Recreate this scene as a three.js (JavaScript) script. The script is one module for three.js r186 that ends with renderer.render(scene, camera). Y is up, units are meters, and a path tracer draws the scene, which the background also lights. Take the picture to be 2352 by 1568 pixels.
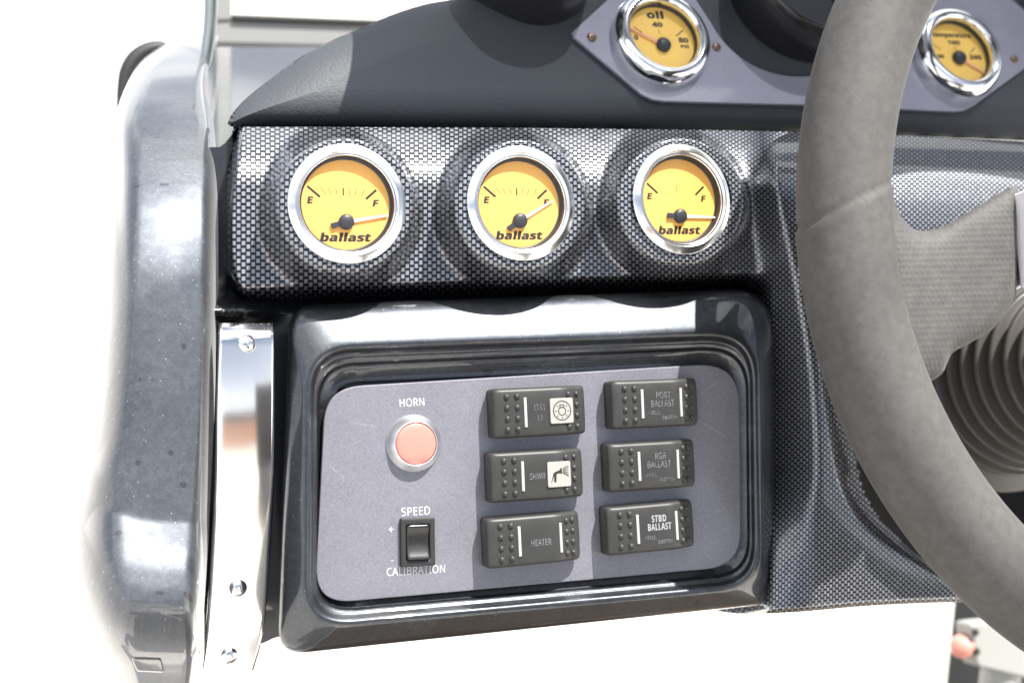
import * as THREE from 'three';
import { mergeGeometries } from 'three/addons/utils/BufferGeometryUtils.js';
import { RoundedBoxGeometry } from 'three/addons/geometries/RoundedBoxGeometry.js';

// ---------------------------------------------------------------- camera, sky, sun, exposure
const scene = new THREE.Scene();
const V = (x, y, z) => new THREE.Vector3(x, y, z);
const RAD = Math.PI / 180;
// The helm is modelled upright in metres (x along the dash, y up its face, z towards the driver), then leaned back.
const LEAN = new THREE.Quaternion().setFromAxisAngle(V(1, 0, 0), -25 * RAD);
const HELM = V(0, 1.15, 0);
const world = (p) => p.clone().applyQuaternion(LEAN).add(HELM);

const FOV = 27, DIST = 0.75, F = 784 / Math.tan(FOV / 2 * RAD);
const yaw = 20 * RAD, pit = 2 * RAD, roll = 2.5 * RAD;
const EYE = V(-Math.sin(yaw) * Math.cos(pit), -Math.sin(pit), Math.cos(yaw) * Math.cos(pit)).multiplyScalar(DIST);
const fw = EYE.clone().negate().normalize();
const r0 = fw.clone().cross(V(0, 1, 0)).normalize(), u0 = r0.clone().cross(fw);
const upv = u0.clone().multiplyScalar(Math.cos(roll)).addScaledVector(r0, Math.sin(roll));
const rtv = fw.clone().cross(upv);
const camera = new THREE.PerspectiveCamera(FOV, 1024 / 682, 0.02, 400);
camera.position.copy(world(EYE));
camera.up.copy(upv.clone().applyQuaternion(LEAN));
camera.lookAt(world(V(0, 0, 0)));
camera.focus = 0.735;
camera.userData.fStop = 6.3;

const lerp = THREE.MathUtils.lerp, clamp = THREE.MathUtils.clamp, sstep = THREE.MathUtils.smoothstep;
const hash = (x, y, s = 0) => { let h = Math.imul(x | 0, 374761393) ^ Math.imul(y | 0, 668265263) ^ Math.imul(s | 0, 2147483647 / 7 | 0); h = Math.imul(h ^ (h >>> 13), 1274126177); return ((h ^ (h >>> 16)) >>> 0) / 4294967296; };
function vnoise(x, y, per, s) {                                          // tiling value noise with per cells
  const X = x * per, Y = y * per, i = Math.floor(X), j = Math.floor(Y), u = X - i, v = Y - j, a = u * u * (3 - 2 * u), b = v * v * (3 - 2 * v), m = (k) => ((k % per) + per) % per;
  return lerp(lerp(hash(m(i), m(j), s), hash(m(i + 1), m(j), s), a), lerp(hash(m(i), m(j + 1), s), hash(m(i + 1), m(j + 1), s), a), b);
}
const fbm = (x, y, per, s, o = 4) => { let a = 0, w = 0.5, t = 0; for (let k = 0; k < o; k++) { a += w * vnoise(x, y, per << k, s + k); t += w; w *= 0.55; } return a / t; };
const SUN_D = V(0.26, 0.80, 0.50).normalize();
const SUN = SUN_D.clone().applyQuaternion(LEAN);
{
  const W = 512, H = 256, d = new Float32Array(W * H * 4);
  for (let j = 0; j < H; j++) for (let i = 0; i < W; i++) {
    const el = ((j + 0.5) / H - 0.5) * Math.PI, az = ((i + 0.5) / W - 0.5) * 2 * Math.PI;
    const dir = V(Math.cos(az) * Math.cos(el), Math.sin(el), Math.sin(az) * Math.cos(el));
    const t = 1 - Math.exp(-5.5 * Math.max(0, Math.sin(el))), c = Math.max(0, dir.dot(SUN));
    const glow = 0.12 * Math.pow(c, 5) + 0.5 * Math.pow(c, 24) + 2.0 * Math.pow(c, 160);
    const k = (j * W + i) * 4, m = 0.055 / (Math.max(0, dir.y) + 0.22), n = fbm(dir.x * m + 0.5, dir.z * m + 0.5, 24, 77, 5), cl = 0.85 * sstep(n, 0.47, 0.66) * sstep(dir.y, 0.02, 0.14);
    const put = (c, a, b) => { d[k + c] = lerp(a * (1 - t) + b * t, 0.82, cl) + glow; }; put(0, 1.05, 0.075); put(1, 1.07, 0.115); put(2, 1.10, 0.19); d[k + 3] = 1;
  }
  const sky = new THREE.DataTexture(d, W, H, THREE.RGBAFormat, THREE.FloatType);
  sky.mapping = THREE.EquirectangularReflectionMapping; sky.magFilter = THREE.LinearFilter; sky.needsUpdate = true;
  scene.background = sky; scene.environment = sky;
}
const sun = new THREE.DirectionalLight(new THREE.Color(1, 0.965, 0.91), 5.0);
sun.position.copy(world(V(0, 0, 0))).addScaledVector(SUN, 4); sun.target.position.copy(world(V(0, 0, 0)));
sun.castShadow = true; sun.shadow.mapSize.set(4096, 4096); sun.shadow.radius = 1;
Object.assign(sun.shadow.camera, { left: -1, right: 1, top: 1, bottom: -1, near: 0.1, far: 12 });
scene.add(sun, sun.target);

const renderer = new THREE.WebGLRenderer({ antialias: true });
renderer.setSize(1024, 682); renderer.shadowMap.enabled = true;
renderer.toneMapping = THREE.LinearToneMapping; renderer.toneMappingExposure = 2.35;

// ---------------------------------------------------------------- helpers
let seed = 7; const rnd = () => { seed = (seed * 1664525 + 1013904223) >>> 0; return seed / 4294967296; };
// lines of sight through the photograph (2352 x 1568), met with a plane of the helm
const ray = (x, y) => fw.clone().addScaledVector(rtv, (x - 1176) / F).addScaledVector(upv, (784 - y) / F);
const P = (x, y, z) => { const r = ray(x, y); return EYE.clone().addScaledVector(r, (z - EYE.z) / r.z); };
const interp = (table) => (x) => {                                   // smooth curve through [x, y] pairs
  const n = table.length;
  if (x <= table[0][0]) return table[0][1];
  if (x >= table[n - 1][0]) return table[n - 1][1];
  let i = 0; while (x > table[i + 1][0]) i++;
  const [xa, ya] = table[i], [xb, yb] = table[i + 1], h = xb - xa, t = (x - xa) / h;
  const sl = (j) => (j <= 0 || j >= n - 1) ? (j <= 0 ? (table[1][1] - table[0][1]) / (table[1][0] - table[0][0]) : (table[n - 1][1] - table[n - 2][1]) / (table[n - 1][0] - table[n - 2][0]))
    : (table[j + 1][1] - table[j - 1][1]) / (table[j + 1][0] - table[j - 1][0]);
  const a = sl(i) * h, b = sl(i + 1) * h, t2 = t * t, t3 = t2 * t;
  return (2 * t3 - 3 * t2 + 1) * ya + (t3 - 2 * t2 + t) * a + (-2 * t3 + 3 * t2) * yb + (t3 - t2) * b;
};
const names = {};
const numbered = (n) => { const k = names[n] = (names[n] ?? -1) + 1; return k ? n + '_' + String(k).padStart(3, '0') : n; };
function thing(name, label, category, origin, q, group) {             // a Group standing on the helm at origin (helm metres)
  const o = new THREE.Group(); o.name = numbered(name); scene.add(o);
  o.position.copy(world(origin)); o.quaternion.copy(LEAN); if (q) o.quaternion.multiply(q);
  o.userData = { label, category }; if (group) o.userData.group = group;
  o.helm = { origin: origin.clone(), inv: (q ?? new THREE.Quaternion()).clone().invert(), q: (q ?? new THREE.Quaternion()).clone() };
  return o;
}
function part(name, geo, mat, parent, label) {
  const m = new THREE.Mesh(geo, mat); m.name = name; m.castShadow = m.receiveShadow = true; parent.add(m);
  if (label) m.userData.label = label;
  return m;
}
const toLocal = (o, p) => p.clone().sub(o.helm.origin).applyQuaternion(o.helm.inv);
// a frame whose z is the given normal and whose x follows a direction in the photograph
function frame(px, py, z, n = V(0, 0, 1), slope = -0.06) {
  const o = P(px, py, z), zAx = n.clone().normalize(), xr = P(px + 60, py + 60 * slope, z).sub(o);
  const x = xr.addScaledVector(zAx, -xr.dot(zAx)).normalize(), y = zAx.clone().cross(x);
  return { origin: o, q: new THREE.Quaternion().setFromRotationMatrix(new THREE.Matrix4().makeBasis(x, y, zAx)) };
}
function meet(o, px, py, zl = 0) {                                    // where a line of sight meets a thing's own plane z = zl
  const n = V(0, 0, 1).applyQuaternion(o.helm.q), p0 = o.helm.origin.clone().addScaledVector(n, zl), r = ray(px, py);
  const t = p0.sub(EYE).dot(n) / r.dot(n);
  return toLocal(o, EYE.clone().addScaledVector(r, t));
}
function gridGeo(nu, nv, fn, uvFn, skip) {                             // fn(u, v) -> Vector3
  const pos = [], uv = [], idx = [], pts = [];
  for (let j = 0; j <= nv; j++) for (let i = 0; i <= nu; i++) { const p = fn(i / nu, j / nv, i, j); pts.push(p); pos.push(p.x, p.y, p.z); const w = uvFn ? uvFn(p, i / nu, j / nv, i, j) : [p.x, p.y]; uv.push(w[0], w[1]); }
  const W = nu + 1;
  for (let j = 0; j < nv; j++) for (let i = 0; i < nu; i++) {
    const a = j * W + i, b = a + 1, c = a + W, d = c + 1;
    if (skip && skip(i, j)) continue;
    idx.push(a, c, b, b, c, d);
  }
  const g = new THREE.BufferGeometry();
  g.setAttribute('position', new THREE.Float32BufferAttribute(pos, 3)); g.setAttribute('uv', new THREE.Float32BufferAttribute(uv, 2)); g.setIndex(idx);
  g.computeVertexNormals(); return g;
}
function loftGeo(rings, cap) {                                         // rings of equal length, outer to inner; cap closes the last
  const n = rings[0].length, pos = [], uv = [], idx = [];
  for (const r of rings) for (let i = 0; i <= n; i++) { const p = r[i % n]; pos.push(p.x, p.y, p.z); uv.push(p.x, p.y); }
  for (let k = 0; k < rings.length - 1; k++) for (let i = 0; i < n; i++) { const a = k * (n + 1) + i, b = a + 1, c = a + n + 1, d = c + 1; idx.push(a, b, c, b, d, c); }
  if (cap) {
    const last = rings[rings.length - 1], c = last.reduce((s, p) => s.add(p), V(0, 0, 0)).divideScalar(n), at = pos.length / 3, base = (rings.length - 1) * (n + 1);
    pos.push(c.x, c.y, c.z); uv.push(c.x, c.y);
    for (let i = 0; i < n; i++) idx.push(base + i, base + i + 1, at);
  }
  const g = new THREE.BufferGeometry();
  g.setAttribute('position', new THREE.Float32BufferAttribute(pos, 3)); g.setAttribute('uv', new THREE.Float32BufferAttribute(uv, 2)); g.setIndex(idx);
  g.computeVertexNormals(); return g;
}
function roundPoly(pts, nArc = 10, nEdge = 8) {                         // [x, y, radius] corners -> closed outline of fixed length
  const out = [], n = pts.length;
  const seg = pts.map(([x, y, r], i) => {
    const [ax, ay] = pts[(i + n - 1) % n], [bx, by] = pts[(i + 1) % n];
    const la = Math.hypot(ax - x, ay - y), lb = Math.hypot(bx - x, by - y), ua = [(ax - x) / la, (ay - y) / la], ub = [(bx - x) / lb, (by - y) / lb];
    const ang = Math.acos(clamp(ua[0] * ub[0] + ua[1] * ub[1], -1, 1)), t = Math.min(r / Math.tan(ang / 2), la * 0.48, lb * 0.48);
    return { s: [x + ua[0] * t, y + ua[1] * t], c: [x, y], e: [x + ub[0] * t, y + ub[1] * t] };
  });
  for (let i = 0; i < n; i++) {
    const { s, c, e } = seg[i], nx = seg[(i + 1) % n].s;
    for (let k = 0; k <= nArc; k++) { const t = k / nArc, w = 1.12, b0 = (1 - t) * (1 - t), b1 = 2 * t * (1 - t) * w, b2 = t * t, s0 = b0 + b1 + b2; out.push([(b0 * s[0] + b1 * c[0] + b2 * e[0]) / s0, (b0 * s[1] + b1 * c[1] + b2 * e[1]) / s0]); }
    for (let k = 1; k < nEdge; k++) { const t = k / nEdge; out.push([lerp(e[0], nx[0], t), lerp(e[1], nx[1], t)]); }
  }
  return out;
}
function offset(poly, d) {                                              // moves an outline inwards by d
  const n = poly.length; let area = 0;
  for (let i = 0; i < n; i++) { const [a, b] = poly[i], [c, e] = poly[(i + 1) % n]; area += a * e - c * b; }
  const s = Math.sign(area);
  return poly.map(([x, y], i) => {
    const [ax, ay] = poly[(i + n - 1) % n], [bx, by] = poly[(i + 1) % n], l = Math.hypot(bx - ax, by - ay) || 1;
    return [x - s * (by - ay) / l * d, y + s * (bx - ax) / l * d];
  });
}
const mix2 = (a, b, t) => a.map((p, i) => [lerp(p[0], b[i][0], t), lerp(p[1], b[i][1], t)]);
const latheZ = (prof, seg = 64) => { const g = new THREE.LatheGeometry(prof.map(([r, z]) => new THREE.Vector2(Math.max(r, 1e-6), z)), seg); g.rotateX(Math.PI / 2); return g; };
const mm = (prof) => prof.map(([a, b]) => [a / 1000, b / 1000]);
function boxPart(name, w, h, d, r, mat, parent, x = 0, y = 0, z = 0, label) { const m = part(name, new RoundedBoxGeometry(w, h, d, 3, Math.min(r, w / 2.01, h / 2.01, d / 2.01)), mat, parent, label); m.position.set(x, y, z); return m; }
function tubeGeo(points, radius, seg = 60, rs = 20) { return new THREE.TubeGeometry(new THREE.CatmullRomCurve3(points), seg, radius, rs, false); }
function plateGeo(shapePts, depth, bevel, holes = []) {
  const s = new THREE.Shape(shapePts.map(([x, y]) => new THREE.Vector2(x, y)));
  for (const h of holes) s.holes.push(new THREE.Path(h.map(([x, y]) => new THREE.Vector2(x, y))));
  const g = new THREE.ExtrudeGeometry(s, { depth: depth - bevel * 2, bevelEnabled: bevel > 0, bevelThickness: bevel, bevelSize: bevel, bevelOffset: -bevel, bevelSegments: 3, curveSegments: 24 });
  g.translate(0, 0, bevel); return g;
}

// ---------------------------------------------------------------- textures and materials
function canvasTex(w, h, draw, srgb = true) {
  const c = document.createElement('canvas'); c.width = w; c.height = h; const x = c.getContext('2d'); draw(x, w, h);
  const t = new THREE.CanvasTexture(c); if (srgb) t.colorSpace = THREE.SRGBColorSpace; t.anisotropy = 8; return t;
}
function fieldTex(n, fn, srgb = false) {                                // fn(x, y) in 0..1, tiling, -> grey or [r, g, b] in 0..1
  const d = new Uint8Array(n * n * 4);
  for (let y = 0; y < n; y++) for (let x = 0; x < n; x++) { const v = fn(x / n, y / n, x, y), k = (y * n + x) * 4, a = Array.isArray(v) ? v : [v, v, v]; for (let c = 0; c < 3; c++) d[k + c] = clamp(Math.round(a[c] * 255), 0, 255); d[k + 3] = 255; }
  const t = new THREE.DataTexture(d, n, n); t.wrapS = t.wrapT = THREE.RepeatWrapping; t.magFilter = t.minFilter = THREE.LinearFilter; t.needsUpdate = true; if (srgb) t.colorSpace = THREE.SRGBColorSpace; return t;
}
function cells(x, y, per, s) {                                           // tiling cell edges: distance to 2nd minus 1st centre
  const X = x * per, Y = y * per, i = Math.floor(X), j = Math.floor(Y), m = (k) => ((k % per) + per) % per; let a = 9, b = 9;
  for (let p = -1; p <= 1; p++) for (let q = -1; q <= 1; q++) { const cx = i + p + hash(m(i + p), m(j + q), s), cy = j + q + hash(m(i + p), m(j + q), s + 1), d = Math.hypot(X - cx, Y - cy); if (d < a) { b = a; a = d; } else if (d < b) b = d; }
  return b - a;
}
const scaled = (t, s, sy = s) => { const c = t.clone(); c.repeat.set(s, sy); c.needsUpdate = true; return c; };

// gelcoat: dark metallic paint under gloss, with flakes, dust and dried drops of its own
const SPOTS = Array.from({ length: 34 }, () => [rnd(), rnd(), 0.003 + 0.005 * rnd(), 0.6 + 0.8 * rnd()]);
const gelTex = fieldTex(1024, (x, y, i, j) => {
  const f = fbm(x, y, 5, 11), n = fbm(x, y, 90, 3, 2), r = hash(i, j, 5);
  let v = 0.30 + 0.04 * (f - 0.5) + 0.05 * (n - 0.5) + (hash(i >> 1, j >> 1, 8) - 0.5) * 0.05;
  for (const [a, b, q, e] of SPOTS) { const d = Math.hypot((x - a) * e, y - b) / q; if (d < 1) v *= d > 0.7 ? 0.66 : 0.80; }
  const st = fbm(x, y, 4, 91, 4); v *= 1 + 0.09 * sstep(st, 0.48, 0.56);
  const dust = hash(i >> 1, j >> 1, 21) > 0.9986 ? 0.3 : 0; v += dust + (r > 0.9993 ? 0.4 : 0);
  return [v * 0.96, v, v * 1.07];
}, true);
const gelRough = fieldTex(512, (x, y) => 0.72 + 0.5 * (fbm(x, y, 6, 31) - 0.5));
const gelcoat = new THREE.MeshPhysicalMaterial({ color: new THREE.Color(0.85, 0.85, 0.85), map: scaled(gelTex, 4.2), metalness: 0.9, roughness: 0.60, roughnessMap: scaled(gelRough, 5), clearcoat: 1, clearcoatRoughness: 0.035 });
const dustGlareGel = gelcoat.clone(); Object.assign(dustGlareGel, { color: new THREE.Color(1.35, 1.35, 1.34), roughness: 0.84, sheen: 1, sheenRoughness: 0.6, sheenColor: new THREE.Color(1, 1, 1) });  // lighter gelcoat copy: dust sheen, plus sun glare on the column put into colour
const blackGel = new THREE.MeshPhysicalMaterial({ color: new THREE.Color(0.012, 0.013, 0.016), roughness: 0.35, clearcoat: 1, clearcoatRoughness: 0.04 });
const whiteGel = new THREE.MeshPhysicalMaterial({ color: new THREE.Color(0.86, 0.83, 0.77), roughness: 0.4, clearcoat: 0.4, clearcoatRoughness: 0.1 });
// carbon print: grey tow squares in brick order over a dark ground, one tile is two columns
const carbonTex = fieldTex(512, (x, y, i, j) => {
  const X = x * 8, Y = y * 8, c = Math.floor(X), u = X - c, yy = Y + (c % 2) * 0.5, v = yy - Math.floor(yy);
  const eU = Math.min(u - 0.12, 0.86 - u), eV = Math.min(v - 0.18, 0.79 - v), inside = sstep(Math.min(eU, eV), -0.015, 0.02);
  const g = hash(i, j, 2), k = hash(c, Math.floor(yy) & 7, 9), light = 0.56 + 0.14 * (g - 0.5) + 0.07 * (k - 0.5), dark = 0.10 + 0.05 * (g - 0.5);
  const t = lerp(dark, light, inside); return [t * 0.97, t * 0.99, t * 1.05];
}, true);
const carbon = new THREE.MeshPhysicalMaterial({ map: scaled(carbonTex, 1 / 0.0192, 1 / 0.0282), roughness: 0.5, metalness: 0.75, clearcoat: 1, clearcoatRoughness: 0.05 });
const leatherBump = fieldTex(1024, (x, y) => {
  const w = 0.05 * (fbm(x, y, 8, 4) - 0.5), w2 = 0.05 * (fbm(x, y, 8, 14) - 0.5), e1 = cells(x + w, y + w2, 22, 5), e2 = cells(x - w2, y + w, 48, 8), e3 = cells(x + w2, y - w, 100, 18), k = sstep(fbm(x, y, 9, 24, 3), 0.35, 0.65);
  return 0.75 - 0.22 * k * (1 - sstep(e1, 0.0, 0.22)) - 0.2 * (1 - k * 0.5) * (1 - sstep(e2, 0, 0.3)) - 0.14 * (1 - sstep(e3, 0, 0.4)) + 0.3 * fbm(x * 1, y, 30, 6, 4);
});
const leather = new THREE.MeshPhysicalMaterial({ color: new THREE.Color(0.050, 0.055, 0.064), roughness: 0.58, bumpMap: scaled(leatherBump, 7), bumpScale: 0.00035, specularIntensity: 0.6 });
const SCR = Array.from({ length: 9 }, () => [rnd(), rnd(), 0.16 * (rnd() - 0.5), 0.10 * (rnd() - 0.5)]);
const plateTex = fieldTex(512, (x, y, i, j) => { const g = hash(i, j, 3), h = hash(i, j, 4), f = fbm(x, y, 8, 9), v = 0.47 + 0.06 * (g - 0.5) + 0.06 * (h - 0.5) + 0.05 * (f - 0.5) + (SCR.some(([a, b, c, e]) => { const t = clamp(((x - a) * c + (y - b) * e) / (c * c + e * e), 0, 1); return Math.hypot(x - a - c * t, y - b - e * t) < 0.0012; }) ? 0.07 : 0); return [v * 0.98, v * 0.975, v * 1.04]; }, true);
const platePaint = new THREE.MeshPhysicalMaterial({ map: scaled(plateTex, 4.3), metalness: 0.35, roughness: 0.5, clearcoat: 1, clearcoatRoughness: 0.04 });
const lightPaint = new THREE.MeshPhysicalMaterial({ map: scaled(plateTex, 9), color: new THREE.Color(1.36, 1.38, 1.5), metalness: 0.1, roughness: 0.5, clearcoat: 0.8, clearcoatRoughness: 0.08 });
const chrome = new THREE.MeshStandardMaterial({ color: new THREE.Color(0.9, 0.9, 0.91), metalness: 1, roughness: 0.12 });
const polTex = fieldTex(256, (x, y, i, j) => 0.55 + 0.3 * vnoise(x, y * 0.999, 128, 4) * hash(3, j, 5) + 0.15 * hash(i, j, 7));
const polished = new THREE.MeshStandardMaterial({ color: new THREE.Color(0.88, 0.875, 0.87), metalness: 1, roughness: 0.16, roughnessMap: scaled(polTex, 20) });
const bezelMetal = new THREE.MeshStandardMaterial({ color: new THREE.Color(0.9, 0.9, 0.9), metalness: 1, roughness: 0.17 });
const satin = new THREE.MeshStandardMaterial({ color: new THREE.Color(0.78, 0.78, 0.8), metalness: 1, roughness: 0.3 });
const steelDark = new THREE.MeshStandardMaterial({ color: new THREE.Color(0.2, 0.13, 0.09), metalness: 0.9, roughness: 0.35 });
const switchTex = fieldTex(512, (x, y, i, j) => { const f = fbm(x, y, 7, 15), s = hash(i, j, 16) > 0.9975 ? 0.22 : 0, v = 0.185 + 0.05 * (f - 0.5) + 0.03 * (hash(i, j, 17) - 0.5) + s; return [v, v, v * 0.985]; }, true);
const switchPlastic = new THREE.MeshPhysicalMaterial({ map: scaled(switchTex, 14), roughness: 0.46, specularIntensity: 0.9 });
const blackPlastic = new THREE.MeshPhysicalMaterial({ color: new THREE.Color(0.014, 0.014, 0.015), roughness: 0.28, clearcoat: 0.3, clearcoatRoughness: 0.15 });
const mattBlack = new THREE.MeshStandardMaterial({ color: new THREE.Color(0.016, 0.016, 0.017), roughness: 0.55 });
const sleeveMat = new THREE.MeshStandardMaterial({ color: new THREE.Color(0.03, 0.028, 0.028), roughness: 0.4 });
const whiteMark = new THREE.MeshStandardMaterial({ color: new THREE.Color(0.34, 0.34, 0.335), roughness: 0.5 });
const rubberBump = fieldTex(512, (x, y, i, j) => 0.5 * fbm(x, y, 60, 41, 3) + 0.5 * hash(i, j, 12));
const rubberCol = fieldTex(512, (x, y, i, j) => { const v = 0.28 + 0.06 * (fbm(x, y, 5, 51) - 0.5) + 0.05 * (fbm(x, y, 50, 52, 2) - 0.5) + 0.03 * (hash(i, j, 6) - 0.5); return [v * 1.02, v, v * 0.98]; }, true);
const rubber = new THREE.MeshPhysicalMaterial({ map: scaled(rubberCol, 6), roughness: 0.72, bumpMap: scaled(rubberBump, 9), bumpScale: 0.00012, sheen: 0.3, sheenRoughness: 0.6, sheenColor: new THREE.Color(0.5, 0.48, 0.46) });
const dotBump = fieldTex(256, (x, y) => { const X = x * 4, Y = y * 4, r = Math.floor(Y), u = X + 0.5 * (r % 2), d = Math.hypot(u - Math.floor(u) - 0.5, Y - r - 0.5); return 1 - sstep(d, 0.2, 0.4); });
const dotRubber = new THREE.MeshPhysicalMaterial({ map: scaled(rubberCol, 6), roughness: 0.72, bumpMap: scaled(dotBump, 1 / 0.0125), bumpScale: 0.00012, sheen: 0.3, sheenRoughness: 0.6, sheenColor: new THREE.Color(0.5, 0.48, 0.46) });
const boot = new THREE.MeshPhysicalMaterial({ color: new THREE.Color(0.055, 0.050, 0.044), roughness: 0.40 });
const glass = new THREE.MeshPhysicalMaterial({ color: 0xffffff, transmission: 1, thickness: 0, roughness: 0.02, ior: 1.5 });
const concrete = new THREE.MeshStandardMaterial({ color: new THREE.Color(0.56, 0.54, 0.51), roughness: 0.9, map: scaled(fieldTex(512, (x, y, i, j) => 0.9 + 0.12 * (fbm(x, y, 6, 61, 5) - 0.5) + 0.06 * (hash(i, j, 62) - 0.5), true), 300) });
const castGrey = new THREE.MeshStandardMaterial({ color: new THREE.Color(0.33, 0.33, 0.31), metalness: 0.2, roughness: 0.5 });
const alu = new THREE.MeshStandardMaterial({ color: new THREE.Color(0.22, 0.225, 0.22), metalness: 0.4, roughness: 0.45 });

// print on thin sheets: worn lettering
function lettering(name, o, lines, cx, cy, w, h, z, { color = '#c2c3c6', bold = false, wear = 0, seedv = 1, stretch = 1 } = {}) {
  const tex = canvasTex(512, Math.max(32, Math.round(512 * h / w)), (x, W, H) => {
    x.clearRect(0, 0, W, H); x.fillStyle = color; x.textAlign = 'center'; x.textBaseline = 'middle';
    const lh = H / lines.length;
    lines.forEach((t, i) => {
      const size = lh * 0.98; x.font = (bold ? 'bold ' : '') + size + 'px sans-serif'; const mw = x.measureText(t).width, s = Math.min(stretch, W * 0.98 / mw);
      x.save(); x.translate(W / 2, lh * (i + 0.53)); x.scale(s, 1); x.fillText(t, 0, 0); x.restore();
    });
    if (wear) { const d = x.getImageData(0, 0, W, H); for (let j = 0; j < H; j++) for (let i = 0; i < W; i++) { const n = 0.6 * vnoise(i / 512, j / 512, 22, seedv) + 0.4 * vnoise(i / 512, j / 512, 100, seedv + 3); d.data[(j * W + i) * 4 + 3] *= sstep(n, wear - 0.12, wear + 0.12) * (1 - 0.45 * wear); } x.putImageData(d, 0, 0); }
  });
  const m = part(name, new THREE.PlaneGeometry(w, h), new THREE.MeshStandardMaterial({ map: tex, transparent: true, roughness: 0.6 }), o);
  m.position.set(cx, cy, z); m.castShadow = false; return m;
}
// lettering placed by the two ends of its line in the photograph
function plateText(o, text, x, y, wpx, hpx, z, opt = {}) {
  const a = meet(o, x - wpx / 2, y + wpx * 0.03, z), b = meet(o, x + wpx / 2, y - wpx * 0.03, z), c = meet(o, x, y, z), d = meet(o, x, y - hpx, z);
  const m = lettering('lettering', o, [text], c.x, c.y, a.distanceTo(b), c.distanceTo(d) * (opt.tall ?? 1.42), z, { stretch: 3, ...opt });
  m.rotation.z = Math.atan2(b.y - a.y, b.x - a.x); return m;
}

// ---------------------------------------------------------------- ground
{
  const g = new THREE.PlaneGeometry(300, 300); g.rotateX(-Math.PI / 2);
  const uv = g.attributes.uv; for (let i = 0; i < uv.count; i++) uv.setXY(i, uv.getX(i), uv.getY(i));
  const m = new THREE.Mesh(g, concrete); m.name = 'ground'; m.position.y = -0.75; m.receiveShadow = true; scene.add(m);
  m.userData = { kind: 'structure', label: 'sunlit pale ground around and below the boat' };
}

// ---------------------------------------------------------------- cockpit behind the camera, mirrored in the glossy parts
{
  const carpet = new THREE.MeshStandardMaterial({ color: new THREE.Color(0.10, 0.075, 0.055), roughness: 0.95, map: scaled(fieldTex(256, (x, y, i, j) => 0.8 + 0.4 * (hash(i, j, 71) - 0.5)), 40) });
  const m = new THREE.Mesh(new RoundedBoxGeometry(0.72, 0.04, 1.0, 2, 0.01), carpet); m.name = 'cockpit_mat'; m.position.set(0.32, 0.485, 0.14); m.receiveShadow = m.castShadow = true; scene.add(m);
  m.userData = { kind: 'structure', label: 'brown carpet mat on the cockpit floor in front of the helm' };
  const w = new THREE.Mesh(new RoundedBoxGeometry(2.0, 0.04, 3.1, 2, 0.01), whiteGel); w.name = 'cockpit_floor'; w.position.set(0.95, 0.47, 1.2); w.receiveShadow = w.castShadow = true; scene.add(w);
  w.userData = { kind: 'structure', label: 'white moulded cockpit floor around the brown mat' };
  const vinyl = new THREE.MeshStandardMaterial({ color: new THREE.Color(0.42, 0.24, 0.17), roughness: 0.5 }), dark = new THREE.MeshStandardMaterial({ color: new THREE.Color(0.05, 0.045, 0.045), roughness: 0.5 });
  const b = new THREE.Group(); b.name = 'rear_bench'; b.position.set(0.35, 0.5, 2.2); scene.add(b); b.userData = { label: 'tan upholstered bench with a dark top roll behind the camera', category: 'bench' };
  boxPart('seat', 1.9, 0.40, 0.5, 0.06, whiteGel, b, 0, 0.2, 0); boxPart('backrest', 1.9, 0.22, 0.14, 0.05, whiteGel, b, 0, 0.45, 0.3); boxPart('backrest_band', 1.9, 0.26, 0.15, 0.05, vinyl, b, 0, 0.69, 0.3); boxPart('top_roll', 1.9, 0.1, 0.17, 0.045, dark, b, 0, 0.86, 0.3);
  const d = new THREE.Group(); d.name = 'driver_seat'; d.position.set(0.55, 0.5, 1.15); scene.add(d); d.userData = { label: 'dark brown driver seat on a pedestal behind the camera', category: 'seat' };
  boxPart('cushion', 0.55, 0.14, 0.5, 0.05, dark, d, 0, 0.4, 0); boxPart('backrest', 0.55, 0.5, 0.13, 0.05, dark, d, 0, 0.68, 0.28); boxPart('pedestal', 0.16, 0.33, 0.16, 0.03, dark, d, 0, 0.165, 0);
}
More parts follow.
